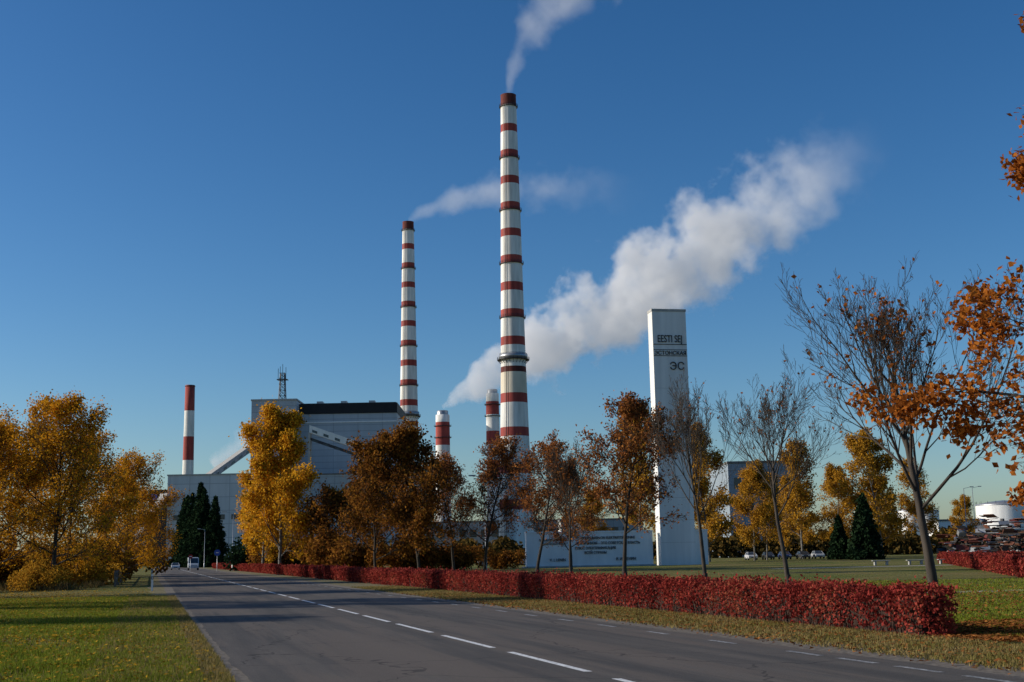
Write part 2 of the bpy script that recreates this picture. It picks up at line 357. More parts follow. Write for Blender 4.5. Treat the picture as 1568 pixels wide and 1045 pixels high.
def bush(name,seed,sx,sy,sz,n,leaf,size):
    rg=np.random.default_rng(seed); k=14; P0=[];P1=[]
    cs=rg.normal(0,.42,(k,3))*[sx,sy,sz*.5]; cs[:,2]=np.abs(cs[:,2])*1.0+sz*.3; rr=rg.uniform(.25,.5,k)
    idx=rg.integers(0,k,n); d=rg.normal(size=(n,3)); d/=np.linalg.norm(d,axis=1,keepdims=True); d*=(rg.random((n,1))**.4)
    C=cs[idx]+d*rr[idx][:,None]*[sx,sy,sz]; C[:,2]=np.abs(C[:,2])
    for i in range(k): P0.append((cs[i][0]*.2,cs[i][1]*.2,0));P1.append(cs[i])
    V1,F1=tubes(P0,P1,[.06]*k,[.02]*k,5); V2,F2=quads(C,size,rg)
    V,F,mi,sm=combine([(V1,F1,0,True),(V2,F2,1,False)])
    return mesh_arr(name,V,F,[M['barkd'],leaf],mi,sm)

def ash(seed,h,th,cr,**k):
    a=dict(ang=44,kids=[14,10,6,3],r0=.13,bark=M['bark'],leaf=M['org'],nleaf=260,lsize=.10,lspread=.06,up=.13,wig=.08,tipsonly=True,ratio=.5,subang=32,lt=.66,limb=h*.5,low=.5,round_=.8,twig=.006)
    a.update(k); return tree('ash',seed,h,th,cr,a.pop('ang'),a.pop('kids'),a.pop('r0'),a.pop('bark'),**a)
obj('ash_tree',ash(11,10.0,2.4,3.3,lean=(-.06,0),r0=.15,nleaf=650,kids=[16,11,7,3],twig=.005),(11.1,33.5,0))
obj('ash_tree',ash(12,11.2,3.0,3.4,lean=(-.03,0),nleaf=220,twig=.007),(12.9,60,0))
obj('ash_tree',ash(13,11.5,3.2,2.7,nleaf=160,ang=38,twig=.008),(10.3,69,0),(0,0,1))
obj('ash_tree',ash(14,12.0,3.6,2.9,leaf=M['brn'],nleaf=1800,tipsonly=False,lspread=.2,lsize=.14,twig=.012),(4.9,114,0),(0,0,2))
obj('rowan_tree',tree('rowan',23,15.2,1.8,6.2,66,[30,10,6,4],.2,M['bark'],leaf=M['org'],nleaf=48000,lsize=.105,lspread=.12,up=.0,wig=.10,tipsonly=True,limb=6,twig=.005,low=.4,round_=.25,clump=.9),(13.8,22.8,0),(0,0,.4))
def maple(seed,h,th,cr,n,leaf,**k):
    a=dict(ang=56,kids=[18,9,6,4],r0=.17,bark=M['barkd'],lsize=.15,lspread=.26,up=.08,wig=.12,lt=.8,low=.42,twig=.013); a.update(k)
    return tree('maple',seed,h,th,cr,a.pop('ang'),a.pop('kids'),a.pop('r0'),a.pop('bark'),leaf=leaf,nleaf=n,**a)
obj('maple_tree',maple(31,13.8,2.6,3.8,10500,M['brn']),(8.2,95.8,0))
obj('maple_tree',maple(32,13.6,2.4,4.6,8500,M['brn'],lean=(.08,0)),(2.0,122,0))
mp3=maple(33,14.0,2.2,4.6,8000,M['brn'])
obj('maple_tree',mp3,(-3.2,128,0),(0,0,2))
obj('maple_tree',maple(34,12.8,2.2,4.6,6500,M['brn']),(-6.8,137,0),(0,0,1))
obj('maple_tree',maple(35,15.4,1.4,6.0,24000,M['drk'],lsize=.21,lspread=.38),(-10,130,0))
obj('maple_tree',maple(36,13.0,1.4,5.4,15000,M['drk'],lsize=.22,lspread=.38),(-16.2,145,0))
obj('maple_tree',maple(37,11,1.2,5.0,12000,M['drk'],lsize=.24,lspread=.4),(-22.5,165,0))
obj('maple_tree',mp3,(6.2,142,0),(0,0,4),(.85,.85,.8))
def birch(seed,h,th,cr,n,leaf,**k):
    a=dict(ang=52,kids=[20,9,6,3],r0=.18,bark=M['birchbark'],lsize=.24,lspread=.30,up=.04,wig=.12,round_=.6,lt=.88,low=.35,twig=.013); a.update(k)
    return tree('birch',seed,h,th,cr,a.pop('ang'),a.pop('kids'),a.pop('r0'),a.pop('bark'),leaf=leaf,nleaf=n,**a)
bA=birch(41,21.8,1.5,6.4,38000,M['yel'],lsize=.26,r0=.24,lspread=.45)
bB=birch(42,14,1.2,5.2,19000,M['ora'],lsize=.135,bark=M['bark'],ang=60,wig=.14)
bC=birch(43,14,1.0,5.4,21000,M['ora'],lsize=.135,bark=M['bark'],ang=60,lt=.8,wig=.14)
bD=birch(44,20,2.0,4.8,17000,M['gold'],lsize=.26,lspread=.42)
bE=birch(45,20,3.0,4.4,11000,M['gold'],lsize=.26,lspread=.42)
obj('birch_tree',bA,(-31.5,168,0)); obj('birch_tree',bA,(-37,184,0),(0,0,2),(.85,.85,.72))
obj('aspen_tree',bB,(-33.8,92,0)); obj('aspen_tree',bC,(-39.5,92,0),(0,0,1),(1,1,.93)); obj('aspen_tree',bC,(-37.5,106,0),(0,0,3),(1,1,.95))
obj('aspen_tree',bC,(-37.6,121,0),(0,0,2),(.95,.95,.88)); obj('aspen_tree',bB,(-45,112,0),(0,0,4.2),(1.1,1.1,1.0)); obj('aspen_tree',bC,(-45,145,0),(0,0,5),(.9,.9,.85))
obj('aspen_tree',bC,(-27.5,50,0),(0,0,2.2),(.9,.9,.9)); obj('aspen_tree',bB,(-33,66,0),(0,0,3.2),(.9,.9,.9)); obj('aspen_tree',bB,(-36,38,0),(0,0,1.2),(.8,.8,.85))
for i,(x,y,h,mm,ro) in enumerate([(19.0,192,24,bE,0),(32.5,212,22.5,bD,1),(42,222,17,bD,2.5),(45,226,15,bE,4),(55,242,22,bE,3),(63.5,248,18,bD,5),(70.5,242,24,bD,.5),(82,252,19,bE,1.5),(13,205,12,bD,2),(26,215,16,bE,5),(92,260,12,bD,3),(38,250,18,bE,2),(75,265,17,bD,4),(59,260,17,bD,1.2)]):
    obj('birch_tree',mm,(x,y,0),(0,0,ro),(h/20,h/20,h/20))
sp=spruce('spruce',51,22,5.2); sp2=spruce('spruce',52,10,3.0)
for x,y,s_,r_ in ((-87.5,352,1.0,0),(-92,366,1.12,1),(-96.5,374,1.0,2),(-107,408,1.05,3),(-84,350,.9,4),(-118,446,1.1,5),(-102.5,394,.85,2.4)):
    obj('spruce_tree',sp,(x,y,0),(0,0,r_),(s_,s_,s_))
obj('spruce_tree',sp2,(55.5,200,0)); obj('spruce_tree',sp2,(53,206,0),(0,0,1),(.7,.7,.7))
b1=bush('shrub',61,3.2,2.5,3.2,5200,M['drk'],.22); b2=bush('shrub',62,3.4,2.5,2.6,5600,M['gold'],.16); b3=bush('shrub',63,3.4,2.5,3.0,4200,M['spr'],.25)
rg=random.Random(9)
for x,y,mm,s_ in ((-32,84,b2,.7),(-37,80,b2,1.0),(-41,96,b1,1.2),(-34,100,b2,.9),(-39,112,b1,1.1),(-44,130,b1,1.3),(-48,150,b1,1.6),(-55,170,b1,1.6),(-44,100,b2,1.4),(-12,150,b1,1.2),(-20,158,b1,1.4),(-27,176,b1,1.6),(-7,152,b1,1.0),(-2,160,b1,.8),(-35,195,b1,1.7),(-45,215,b3,1.8)):
    obj('shrub',mm,(x,y,0),(0,0,rg.uniform(0,6)),(s_,s_,s_))
rgn=np.random.default_rng(77); Cs=[];
def belt(x0,y0,x1,y1,h,n,wd=12):
    t=rgn.random(n); hh=h*(.55+.45*np.abs(np.sin(t*37+np.sin(t*91)*1.3)))*(.8+.2*np.sin(t*211)); z=rgn.random(n)**.8*hh
    Cs.append(np.stack([x0+(x1-x0)*t+rgn.normal(0,1.0,n),y0+(y1-y0)*t+rgn.uniform(-wd,wd,n)*(1-z/h*.7),z],1))
belt(-60,330,300,330,7.5,34000); belt(-900,900,-215,720,16,26000,20); belt(120,560,800,800,14,22000,20)
V,F=quads(np.concatenate(Cs),1.0,rgn); mm=mat_leaf('distant_foliage',[(.02,.02,.008),(.06,.045,.014),(.13,.075,.02),(.035,.04,.014)],.2)
obj('distant_trees',mesh_arr('distant_trees',V,F,[mm]))

# hedge
def hedge(name,p0,p1,wd,ht,seed,size,per_m,gaps=None):
    rg=np.random.default_rng(seed); p0=np.array(p0,float);p1=np.array(p1,float); d=p1-p0; Ln=np.linalg.norm(d); d/=Ln; nn=np.array([d[1],-d[0]])
    pieces=gaps or [(0,Ln)]
    parts=[]
    for a,b_ in pieces:
        n=int(per_m*(b_-a)); 
        fr,tp,ends=ht,wd,wd*ht*2/(b_-a); tot=2*fr+tp+ends
        u=rg.uniform(a,b_,n); which=rg.random(n)*tot
        s_=np.zeros(n); z=np.zeros(n)
        m1=which<fr; m2=(which>=fr)&(which<2*fr); m3=(which>=2*fr)&(which<2*fr+tp); m4=which>=2*fr+tp
        z[m1|m2]=ht*rg.random((m1|m2).sum())**.65; s_[m1]=-wd/2; s_[m2]=wd/2
        s_[m3]=rg.uniform(-wd/2,wd/2,m3.sum()); z[m3]=ht
        s_[m4]=rg.uniform(-wd/2,wd/2,m4.sum()); z[m4]=ht*rg.random(m4.sum())**.8; u[m4]=np.where(rg.random(m4.sum())<.5,a,b_)+rg.normal(0,.08,m4.sum())
        wob=.10*np.sin(u*1.7+seed)+.08*np.sin(u*4.3)+.05*np.sin(u*9.1)
        edge=np.clip(np.minimum(u-a,b_-u)/.5,0,1)
        s_=s_*(1+wob*1.5)*(1-.28*(1-z/ht))*(.72+.28*edge); z=z*(1+wob*.8)*(.88+.12*edge); 
        shell=np.abs(rg.normal(0,.05,n)); s_=s_-np.sign(s_)*shell*(m1|m2)
        C=np.stack([p0[0]+d[0]*u+nn[0]*s_,p0[1]+d[1]*u+nn[1]*s_,z],1)+rg.normal(0,.055,(n,3))
        sprig=rg.random(n)<.04; C[sprig,2]+=rg.uniform(0,.17,sprig.sum())
        C[:,2]=np.abs(C[:,2]); V,F=quads(C,size,rg); parts.append((V,F,1,False))
        k=int((b_-a)/.5)+2; us=np.linspace(a+.2,b_-.2,k); w2=wd/2-.15
        wob=.10*np.sin(us*1.7+seed)+.08*np.sin(us*4.3)+.05*np.sin(us*9.1); hh=(ht-.15)*(1+wob*.6)
        ring=[(-w2*.75,0*hh),(-w2,hh),(w2,hh),(w2*.75,0*hh)]
        Vc=np.empty((k,4,3))
        for j,(s0,zz) in enumerate(ring):
            Vc[:,j,0]=p0[0]+d[0]*us+nn[0]*s0; Vc[:,j,1]=p0[1]+d[1]*us+nn[1]*s0; Vc[:,j,2]=zz
        i=np.arange(k-1)*4; Fc=[]
        for j in range(3): Fc.append(np.stack([i+j,i+j+1,i+4+j+1,i+4+j],1))
        Fc.append(np.array([[0,1,2,3],[4*(k-1)+3,4*(k-1)+2,4*(k-1)+1,4*(k-1)]]))
        parts.append((Vc.reshape(-1,3),np.concatenate(Fc),0,False))
        ns_=int((b_-a)*(18 if size<.09 else 4)); us=rg.uniform(a,b_,ns_); sd=np.where(rg.random(ns_)<.5,-1,1)*w2*rg.uniform(.85,1.2,ns_)
        base=np.stack([p0[0]+d[0]*us+nn[0]*sd,p0[1]+d[1]*us+nn[1]*sd,np.zeros(ns_)],1); top=base+rg.normal(0,.12,(ns_,3)); top[:,2]=ht*rg.uniform(.5,1.15,ns_)
        V,F=tubes(base,top,np.full(ns_,.008),np.full(ns_,.003),3); parts.append((V,F,0,False))
    V,F,mi,sm=combine(parts); obj(name,mesh_arr(name,V,F,[M['hdgcore'],M['hdg']],mi,sm))
def HP(y,o=8.75): return (RC(y)+o,y)
hedge('hedge',HP(24.4),HP(62),.9,.84,1,.058,1500)
hedge('hedge',HP(62),HP(98),.9,.84,2,.09,850)
g_=[];a=0
while a<50: g_.append((a,a+3.6)); a+=4.9
hedge('hedge',HP(99),HP(150),.95,.92,3,.14,500,gaps=g_)
hedge('hedge',HP(151),HP(300),1.1,.95,4,.18,320)
hedge('hedge',(27,66),(47,138),1.1,.95,5,.13,500)
hedge('hedge',(47,140),(95,150),1.1,.95,6,.15,300)

# grass blades and fallen leaves
def blades(name,xs,ys,hmin,hmax,mat,seed,wmul=1):
    rg=np.random.default_rng(seed); n=len(xs); C=np.stack([xs,ys,np.zeros(n)],1)
    a=rg.uniform(0,6.283,n); wv=np.stack([np.cos(a),np.sin(a),np.zeros(n)],1)*rg.uniform(.004,.009,n)[:,None]*(1+ys[:,None]/25)*wmul
    hh=rg.uniform(hmin,hmax,n); tip=np.stack([rg.normal(0,.35,n)*hh,rg.normal(0,.35,n)*hh,hh],1)
    V=np.empty((n,3,3)); V[:,0]=C-wv; V[:,1]=C+wv; V[:,2]=C+tip
    obj(name,mesh_arr(name,V.reshape(-1,3),np.arange(3*n).reshape(-1,3),[mat]))
rg=np.random.default_rng(8)
n=190000; ys=13+50*rg.random(n)**1.7; t=rg.random(n); xl=RC(ys)-5.6; xs=xl-(xl+.44*ys+1)*t
keep=(np.sin(xs*.9+np.sin(ys*.5)*2)+np.sin(ys*.8+xs*.5)+rg.normal(0,.9,n))>-1.0; xs=xs[keep];ys=ys[keep]
blades('grass',xs,ys,.03,.11,M['blade'],1)
n=60000; ys=13+50*rg.random(n)**1.7; xs=RC(ys)-5.2-2.2*rg.random(n)**1.5-12*(rg.random(n)<.35)*rg.random(n)
blades('grass',xs,ys,.03,.12,M['bladedry'],4)
n=80000; ys=15+60*rg.random(n)**1.8; xs=RC(ys)+5.4+3.0*rg.random(n)**.7
blades('grass',xs,ys,.03,.10,M['bladedry'],2)
n=70000; ys=22+45*rg.random(n)**1.3; xs=RC(ys)+9.5+(ys*.42-RC(ys)-9.2)*rg.random(n)
blades('grass',xs,ys,.03,.08,M['blade'],3)
n=7000; cxs=rg.uniform(-46,-29,45); cys=rg.uniform(80,106,45); k_=rg.integers(0,45,n); xs=cxs[k_]+rg.normal(0,.7,n); ys=cys[k_]+rg.normal(0,.7,n); kk=xs<RC(ys)-10
blades('tall_weeds',xs[kk],ys[kk],.15,.7,M['weed'],6,1.0)
n=34000; ys=rg.normal(52,14,n).clip(16,95); xs=RC(ys)-6-rg.random(n)**.6*(18+0*ys)
k1=np.stack([xs,ys,np.full(n,.05)],1); n=3500; ys=rg.uniform(13,34,n); k2=np.stack([RC(ys)-5.3-rg.random(n)*8,ys,np.full(n,.06)],1)
V,F=quads(np.concatenate([k1,k2]),.065,rg,flat=True); obj('fallen_leaves',mesh_arr('fallen_leaves',V,F,[M['litY']]))
n=20000; a=rg.uniform(0,6.283,n); r_=4.6*rg.random(n)**.6; k1=np.stack([12.9+r_*np.cos(a)*1.1,24.8+r_*np.sin(a),np.full(n,.05)],1)
n=6000; ys=rg.uniform(15,60,n); k2=np.stack([RC(ys)+4.9+3.6*rg.random(n)**.6,ys,np.full(n,.04)],1)
n=9000; k3=np.stack([rg.normal(14,4,n),rg.normal(45,14,n),np.full(n,.04)],1); k3=k3[k3[:,0]>RC(k3[:,1])+10]
V,F=quads(np.concatenate([k1,k2,k3]),.07,rg,flat=True); obj('fallen_leaves',mesh_arr('fallen_leaves',V,F,[M['litR']]))

# ---------------------------------------------------------------- chimneys
def big_chimney(x,y,seed,H=250):
    e=empty('smokestack',(x,y,0),(0,0,seed)); b=B()
    def rad(z): return np.interp(z,[0,60,103,250],[9.4,7.6,6.6,4.2])
    cuts=[(250,244,M['chd'])]
    for k in range(9): cuts.append((233.1-14.7*k,228.8-14.7*k-.3*(k>5),M['chr']))
    cuts+= [(99.5,96.5,M['chd']),(85.4,80.4,M['chr']),(67.5,62.8,M['chr']),(48,43.5,M['chr']),(30,25,M['chr'])]
    z=250
    lev=[(250,None)]
    for t,bt,mt in cuts:
        if t<z: lev.append((t,M['chy'] if t in(85.4,) else M['chw']))
        lev.append((bt,mt)); z=bt
    lev.append((0,M['chw']))
    lev=lev[::-1]
    rz=[(rad(z),z) for z,_ in lev]; ml=[lev[i][1] for i in range(len(lev)-1)]
    b.rings(rz,M['chd'],n=40,cap=False,mlist=ml)
    b.rings([(3.6,250.0),(3.6,240)],M['chd'],n=32,cap=True)
    b.rings([(4.2,250),(4.35,250.3),(3.7,250.3),(3.6,250)],M['chd'],n=32,cap=False)
    b.make('shaft',parent=e,recalc=False)
    b=B()
    for z in (243.6,214.2,184.8,155.4,126,103.5,233.1-14.7*8-10):
        r=rad(z); wd=1.9 if z==103.5 else .75
        b.rings([(r,z-.25),(r+wd,z-.25),(r+wd,z),(r,z)],M['steel'],n=32,cap=False)
        for i in range(24):
            a=2*math.pi*i/24; c,s_=math.cos(a),math.sin(a)
            b.beam(((r+wd)*c,(r+wd)*s_,z),((r+wd)*c,(r+wd)*s_,z+1.2),.12,M['steel'])
            if wd>1 : b.beam((r*c,r*s_,z-2.2),((r+wd)*c,(r+wd)*s_,z-.2),.2,M['steel'])
        for zz in (.6,1.2): b.rings([(r+wd-.05,z+zz-.06),(r+wd+.05,z+zz-.06),(r+wd+.05,z+zz+.06),(r+wd-.05,z+zz+.06)],M['steel'],n=32,cap=False)
        if wd>1: b.rings([(r+.1,z+.2),(r+1.0,z+.2),(r+1.0,z+2.8),(r+.1,z+2.8)],M['galv'],n=32,cap=False)
    a=-2.2
    for z in range(0,244,4):
        r=rad(z)+.5; r2=rad(z+4)+.5
        for da in (-.05,.05): b.beam((r*math.cos(a+da),r*math.sin(a+da),z),(r2*math.cos(a+da),r2*math.sin(a+da),z+4),.14,M['steel'])
    b.make('galleries',parent=e,recalc=False)
big_chimney(.5,648,0); big_chimney(-76.5,905,.0)
def small_chimney(x,y,bands,r0,r1,cap=False):
    e=empty('smokestack',(x,y,0)); b=B(); H=bands[0][0]
    rz=[];ml=[]
    lev=bands+[(0,None)]
    for i in range(len(lev)-1,-1,-1):
        z=lev[i][0]; rz.append((r0+(r1-r0)*z/H,z))
        if i>0: ml.append(lev[i-1][1])
    b.rings(rz,M['chd'],n=32,mlist=ml); b.make('shaft',parent=e,recalc=False)
    b=B()
    if cap:
        for z in (H-7,H-14):
            b.rings([(r1,z),(r1+1.0,z),(r1+1.0,z+.3),(r1,z+.3)],M['steel'],n=24,cap=False)
            for i in range(12):
                a=6.283*i/12; b.beam(((r1+1)*math.cos(a),(r1+1)*math.sin(a),z),((r1+1)*math.cos(a),(r1+1)*math.sin(a),z+1.2),.12,M['steel'])
        b.rings([(r1*.82,H-1),(r1*.82,H+2.2),(r1*.72,H+2.6)],M['galv'],n=24)
    else:
        b.rings([(r1,H-1.2),(r1+.35,H-1.2),(r1+.35,H-.6),(r1,H-.6)],M['steel'],n=24,cap=False)
    b.make('cap',parent=e,recalc=False)
small_chimney(-275.6,1050,[(150,M['chr']),(128,M['chw']),(106,M['chr']),(86,M['chw']),(64,M['chr'])],5.2,4.0)
small_chimney(-12.6,750,[(99,M['chw']),(94,M['chr']),(86,M['chw']),(76,M['chr']),(68,M['chw']),(58,M['chr']),(48,M['chw'])],4.6,3.9,True)
small_chimney(-43,750,[(86.5,M['chw']),(82,M['chr']),(68,M['chw']),(58,M['chr']),(48,M['chw'])],4.8,4.2,True)

# ---------------------------------------------------------------- power plant buildings
b=B()
b.box(-104.6,-57,604,650,0,71.6,M['fac']); 
b.box(-104.9,-56.8,603.6,650.2,71.6,76.6,M['black']); b.box(-104,-57.6,605,649,76.6,77,M['roof'])
b.box(-104.6,-57,603.7,603.99,67.2,67.8,M['white'])
b.box(-126.5,-104.8,596,640,0,77.6,M['fac']); b.box(-126.8,-104.5,595.7,640.3,77.6,78.4,M['conc'])
b.box(-111,-104.9,595.72,595.98,40,74,M['fac2'])
for z in range(30,74,6): b.box(-120,-118,595.8,595.97,z,z+2,M['glass'])
for x in (-98,-86,-72): b.box(x,x+3,615,620,77,79.2,M['galv'])
b.make('power_station_building')
b=B(); mx,my,z0,z1=-113.5,606,78.4,92.5
for sx in (-1,1):
    for sy in (-1,1): b.beam((mx+sx*1.6,my+sy*1.6,z0),(mx+sx*1.0,my+sy*1.0,z1),.3,M['steel'])
for k in range(5):
    za=z0+k*2.8; zb=za+2.8
    for sy in (-1,1):
        b.beam((mx-1.5,my+sy*1.4,za),(mx+1.3,my+sy*1.4,zb),.18,M['steel']); b.beam((mx+1.5,my+sy*1.4,za),(mx-1.3,my+sy*1.4,zb),.18,M['steel']); b.beam((mx-1.4,my+sy*1.4,zb),(mx+1.4,my+sy*1.4,zb),.18,M['steel'])
b.box(mx-2.6,mx+2.6,my-1.8,my+1.8,89,89.3,M['steel'])
for dx in (-2.2,-1.2,0,1.6): b.beam((mx+dx,my,89),(mx+dx,my,97-abs(dx)),.2,M['steel'])
b.make('antenna_mast')
def gallery(b,p,q,w_,h_,m_,legs=True):
    p=Vector(p);q=Vector(q)
    d=(q-p); dx=Vector((d.x,d.y,0)).normalized(); nrm=Vector((-dx.y,dx.x,0))
    vs=[]
    for base in (p,q):
        for s_,z in ((-1,0),(1,0),(1,h_),(-1,h_)): vs.append(base+nrm*s_*w_/2+Vector((0,0,z)))
    b.add(vs,[(0,1,2,3),(7,6,5,4),(0,4,5,1),(1,5,6,2),(2,6,7,3),(3,7,4,0)],m_)
    Ln=d.length; n=int(Ln/5)
    for i in range(n):
        a=p+d*((i+.25)/n); c=p+d*((i+.7)/n)
        for s_ in (-1,1):
            o=nrm*s_*(w_/2+.03)
            b.add([a+o+Vector((0,0,h_*.15)),c+o+Vector((0,0,h_*.15)),c+o+Vector((0,0,h_*.5)),a+o+Vector((0,0,h_*.5))],[(0,1,2,3)],M['glass'])
    if legs:
        for i in range(0,n+1,6):
            a=p+d*(i/n); 
            for s_ in (-1,1): b.beam((a+nrm*s_*w_*.4).to_tuple()[:2]+(0,),a+nrm*s_*w_*.4,.9,M['conc'])
b=B(); gallery(b,(-93,565,58.5),(-57,566,45.5),5,3.4,M['white']); gallery(b,(-93,565.5,55.2),(-57,566.5,42.2),4,1.2,M['steel'],False)
b.make('conveyor_gallery',recalc=False)
b=B(); gallery(b,(-144,575,36.5),(-127,594,53),5,3.2,M['conc'],False); gallery(b,(-168,540,0),(-156.5,557,28),5,4,M['conc'],False); b.make('conveyor_gallery',recalc=False)
b=B()
b.box(-156,-108,560,640,0,39.8,M['fac2']); b.box(-156.3,-107.7,559.7,640.3,39.8,40.4,M['conc'])
for k in range(7): b.box(-153+k*6.5,-149.5+k*6.5,559.8,559.98,20,22.2,M['glass'])
b.box(-107.6,-58,575,603.5,0,40,M['fac']); b.box(-107.6,-57.8,574.8,603.4,40,40.6,M['roof'])
b.make('bunker_building')
b=B(); b.box(-57,70,690,740,0,20,M['blue']); b.box(-57.3,70.3,689.7,740.3,20,20.8,M['roof'])
for k in range(20): b.box(-55+k*6,-51.5+k*6,689.8,689.98,12,16,M['glass'])
b.make('turbine_hall')
b=B(); b.box(-176,-166,600,620,0,36,M['black']); b.box(-175,-172,599.8,599.99,31,34,M['signblue']); b.box(-171,-167,599.8,599.99,28,30,M['conc'])
b.box(-190,-178,620,640,0,24,M['blue']); b.make('switch_house')
b=B(); b.box(60,78,350,385,0,26,M['blue']); b.box(59.8,78.2,349.8,385.2,26,26.6,M['roof'])
for j in range(3):
    for k in range(5): b.box(61.5+k*3.3,63.4+k*3.3,349.8,349.98,6+j*6.5,9+j*6.5,M['glass'])
b.make('office_building')
b=B(); b.box(9.5,17,262,280,0,8.5,M['white']); b.box(9.2,17.3,261.7,280.3,8.5,9,M['roof']); 
for k in range(3): b.box(10.2+k*2.3,11.8+k*2.3,261.85,261.98,4,5.6,M['glass'])
b.make('gatehouse')
for x,y,r,h in ((156,400,8.5,14.5),(170,430,8,13),(148,470,5,15),(157,480,5,15)):
    b=B(); b.rings([(r,0),(r,h)],M['white'],n=40,cap=False); b.rings([(r+.15,h),(r+.15,h+.4),(r*.5,h+1.2),(.3,h+1.6)],M['galv'],n=40)
    for i in range(20):
        a=6.283*i/20; b.beam((r*math.cos(a),r*math.sin(a),h),(r*math.cos(a),r*math.sin(a),h+1.3),.08,M['steel'])
    b.rings([(r+.06,h*.5),(r+.06,h*.5+.25)],M['galv'],n=40,cap=False)
    b.make('storage_tank',(x,y,0),recalc=False)
b=B(); b.box(128,142,380,395,0,9.5,M['white']); b.box(127.7,142.3,379.7,395.3,9.5,10,M['roof']); 
for k in range(4): b.box(129.5+k*3.2,131.5+k*3.2,379.8,379.98,5,7,M['glass'])
b.make('pump_house')

# scrap heap
rg2=random.Random(4); b=B(); reds=[M['rust'],M['rust'],M['steel'],M['barkd'],M['galv'],M['chd'],M['barkd']]
for i in range(1500):
    t=rg2.random(); x=79+40*t; y=rg2.uniform(214,238); hmx=8.6*math.sin(math.pi*min(1,.15+t*.75))**.5*max(.05,(1-abs(y-226)/15))**.6*(.75+.25*math.sin(x*.9))+.3
    z=rg2.random()**.7*hmx; T=Matrix.Translation((x,y,z))@Matrix.Rotation(rg2.uniform(0,6),4,'Z')@Matrix.Rotation(rg2.uniform(-1.2,1.2),4,'X')
    k=rg2.random(); a_=rg2.uniform(.3,1.2)
    if k<.4: b.box(-a_,a_,-a_*.5,a_*.5,-.04,.04,rg2.choice(reds),T)
    elif k<.85: b.box(-a_*1.6,a_*1.6,-.07,.07,-.07,.07,rg2.choice(reds),T)
    else: b.box(-a_*.6,a_*.6,-a_*.4,a_*.4,-a_*.4,a_*.4,rg2.choice(reds),T)
b.make('scrap_heap')

# ---------------------------------------------------------------- memorial sign pylon and wall
def text(parent,s,size,loc,ext=.05,sx=1.0,name='lettering',mt='text'):
    c=bpy.data.curves.new(name,'FONT'); c.body=s; c.size=size; c.extrude=ext; c.align_x='CENTER'
    t=bpy.data.objects.new(name,c); scene.collection.objects.link(t)
    bpy.context.view_layer.update(); dg=bpy.context.evaluated_depsgraph_get()
    me=bpy.data.meshes.new_from_object(t.evaluated_get(dg)); bpy.data.objects.remove(t)
    me.materials.clear(); me.materials.append(M[mt])
    o=obj(name,me,loc,(R(90),0,0),(sx,1,1),parent=parent); return o
th=R(11)
e=empty('sign_pylon',(21.9,170,0),(0,0,th)); b=B()
b.box(-2.45,2.45,-.1,1.9,0,34.8,M['pylon']); b.box(-2.5,2.5,-.16,1.96,34.8,35.15,M['conc'])
for k in range(1,9): b.box(-2.44,2.44,-.108,-.102,k*3.0,k*3.0+.03,M['conc'])
b.box(-2.44,2.44,-.15,-.102,30.1,30.2,M['text'])
for z in (28.5,29.35): b.box(-2.44,2.44,-.15,-.102,z,z+.08,M['text'])
b.make('pillar',parent=e)
text(e,'EESTI SEJ',1.45,(0,-.16,30.45),sx=.66); text(e,'ЭСТОНСКАЯ',.75,(0,-.16,28.68),sx=.98); text(e,'ЭС',1.5,(.9,-.16,26.6),sx=1.0)
e=empty('memorial_wall',(1.4,166.5,0),(0,0,th)); b=B()
b.box(0,17.4,0,.9,0,4.5,M['white']); b.box(-.05,17.45,-.06,.96,4.5,4.72,M['white']); b.box(22.8,25.2,0,.9,0,4.5,M['white']); b.box(22.75,25.25,-.06,.96,4.5,4.72,M['white'])
b.box(-.4,17.6,-.5,1.3,0,.2,M['conc']); b.make('wall',parent=e)
for s_,sz,x,z in (('NÕUKOGUDE VÕIM\nPLUSS KOGU MAA',.48,3.6,3.45),('KOMMUNISM ON ELEKTRIFITSEERIMINE',.5,11.2,3.65),('КОММУНИЗМ – ЭТО СОВЕТСКАЯ ВЛАСТЬ',.5,11.2,2.95),('ПЛЮС ЭЛЕКТРИФИКАЦИЯ',.5,9.4,2.3),('ВСЕЙ СТРАНЫ',.5,9.4,1.7),('V. I. LENIN',.55,4.2,.8),('В. И. ЛЕНИН',.55,13.6,.8)):
    text(e,s_,sz,(x,-.06,z),sx=.85,mt='text2')

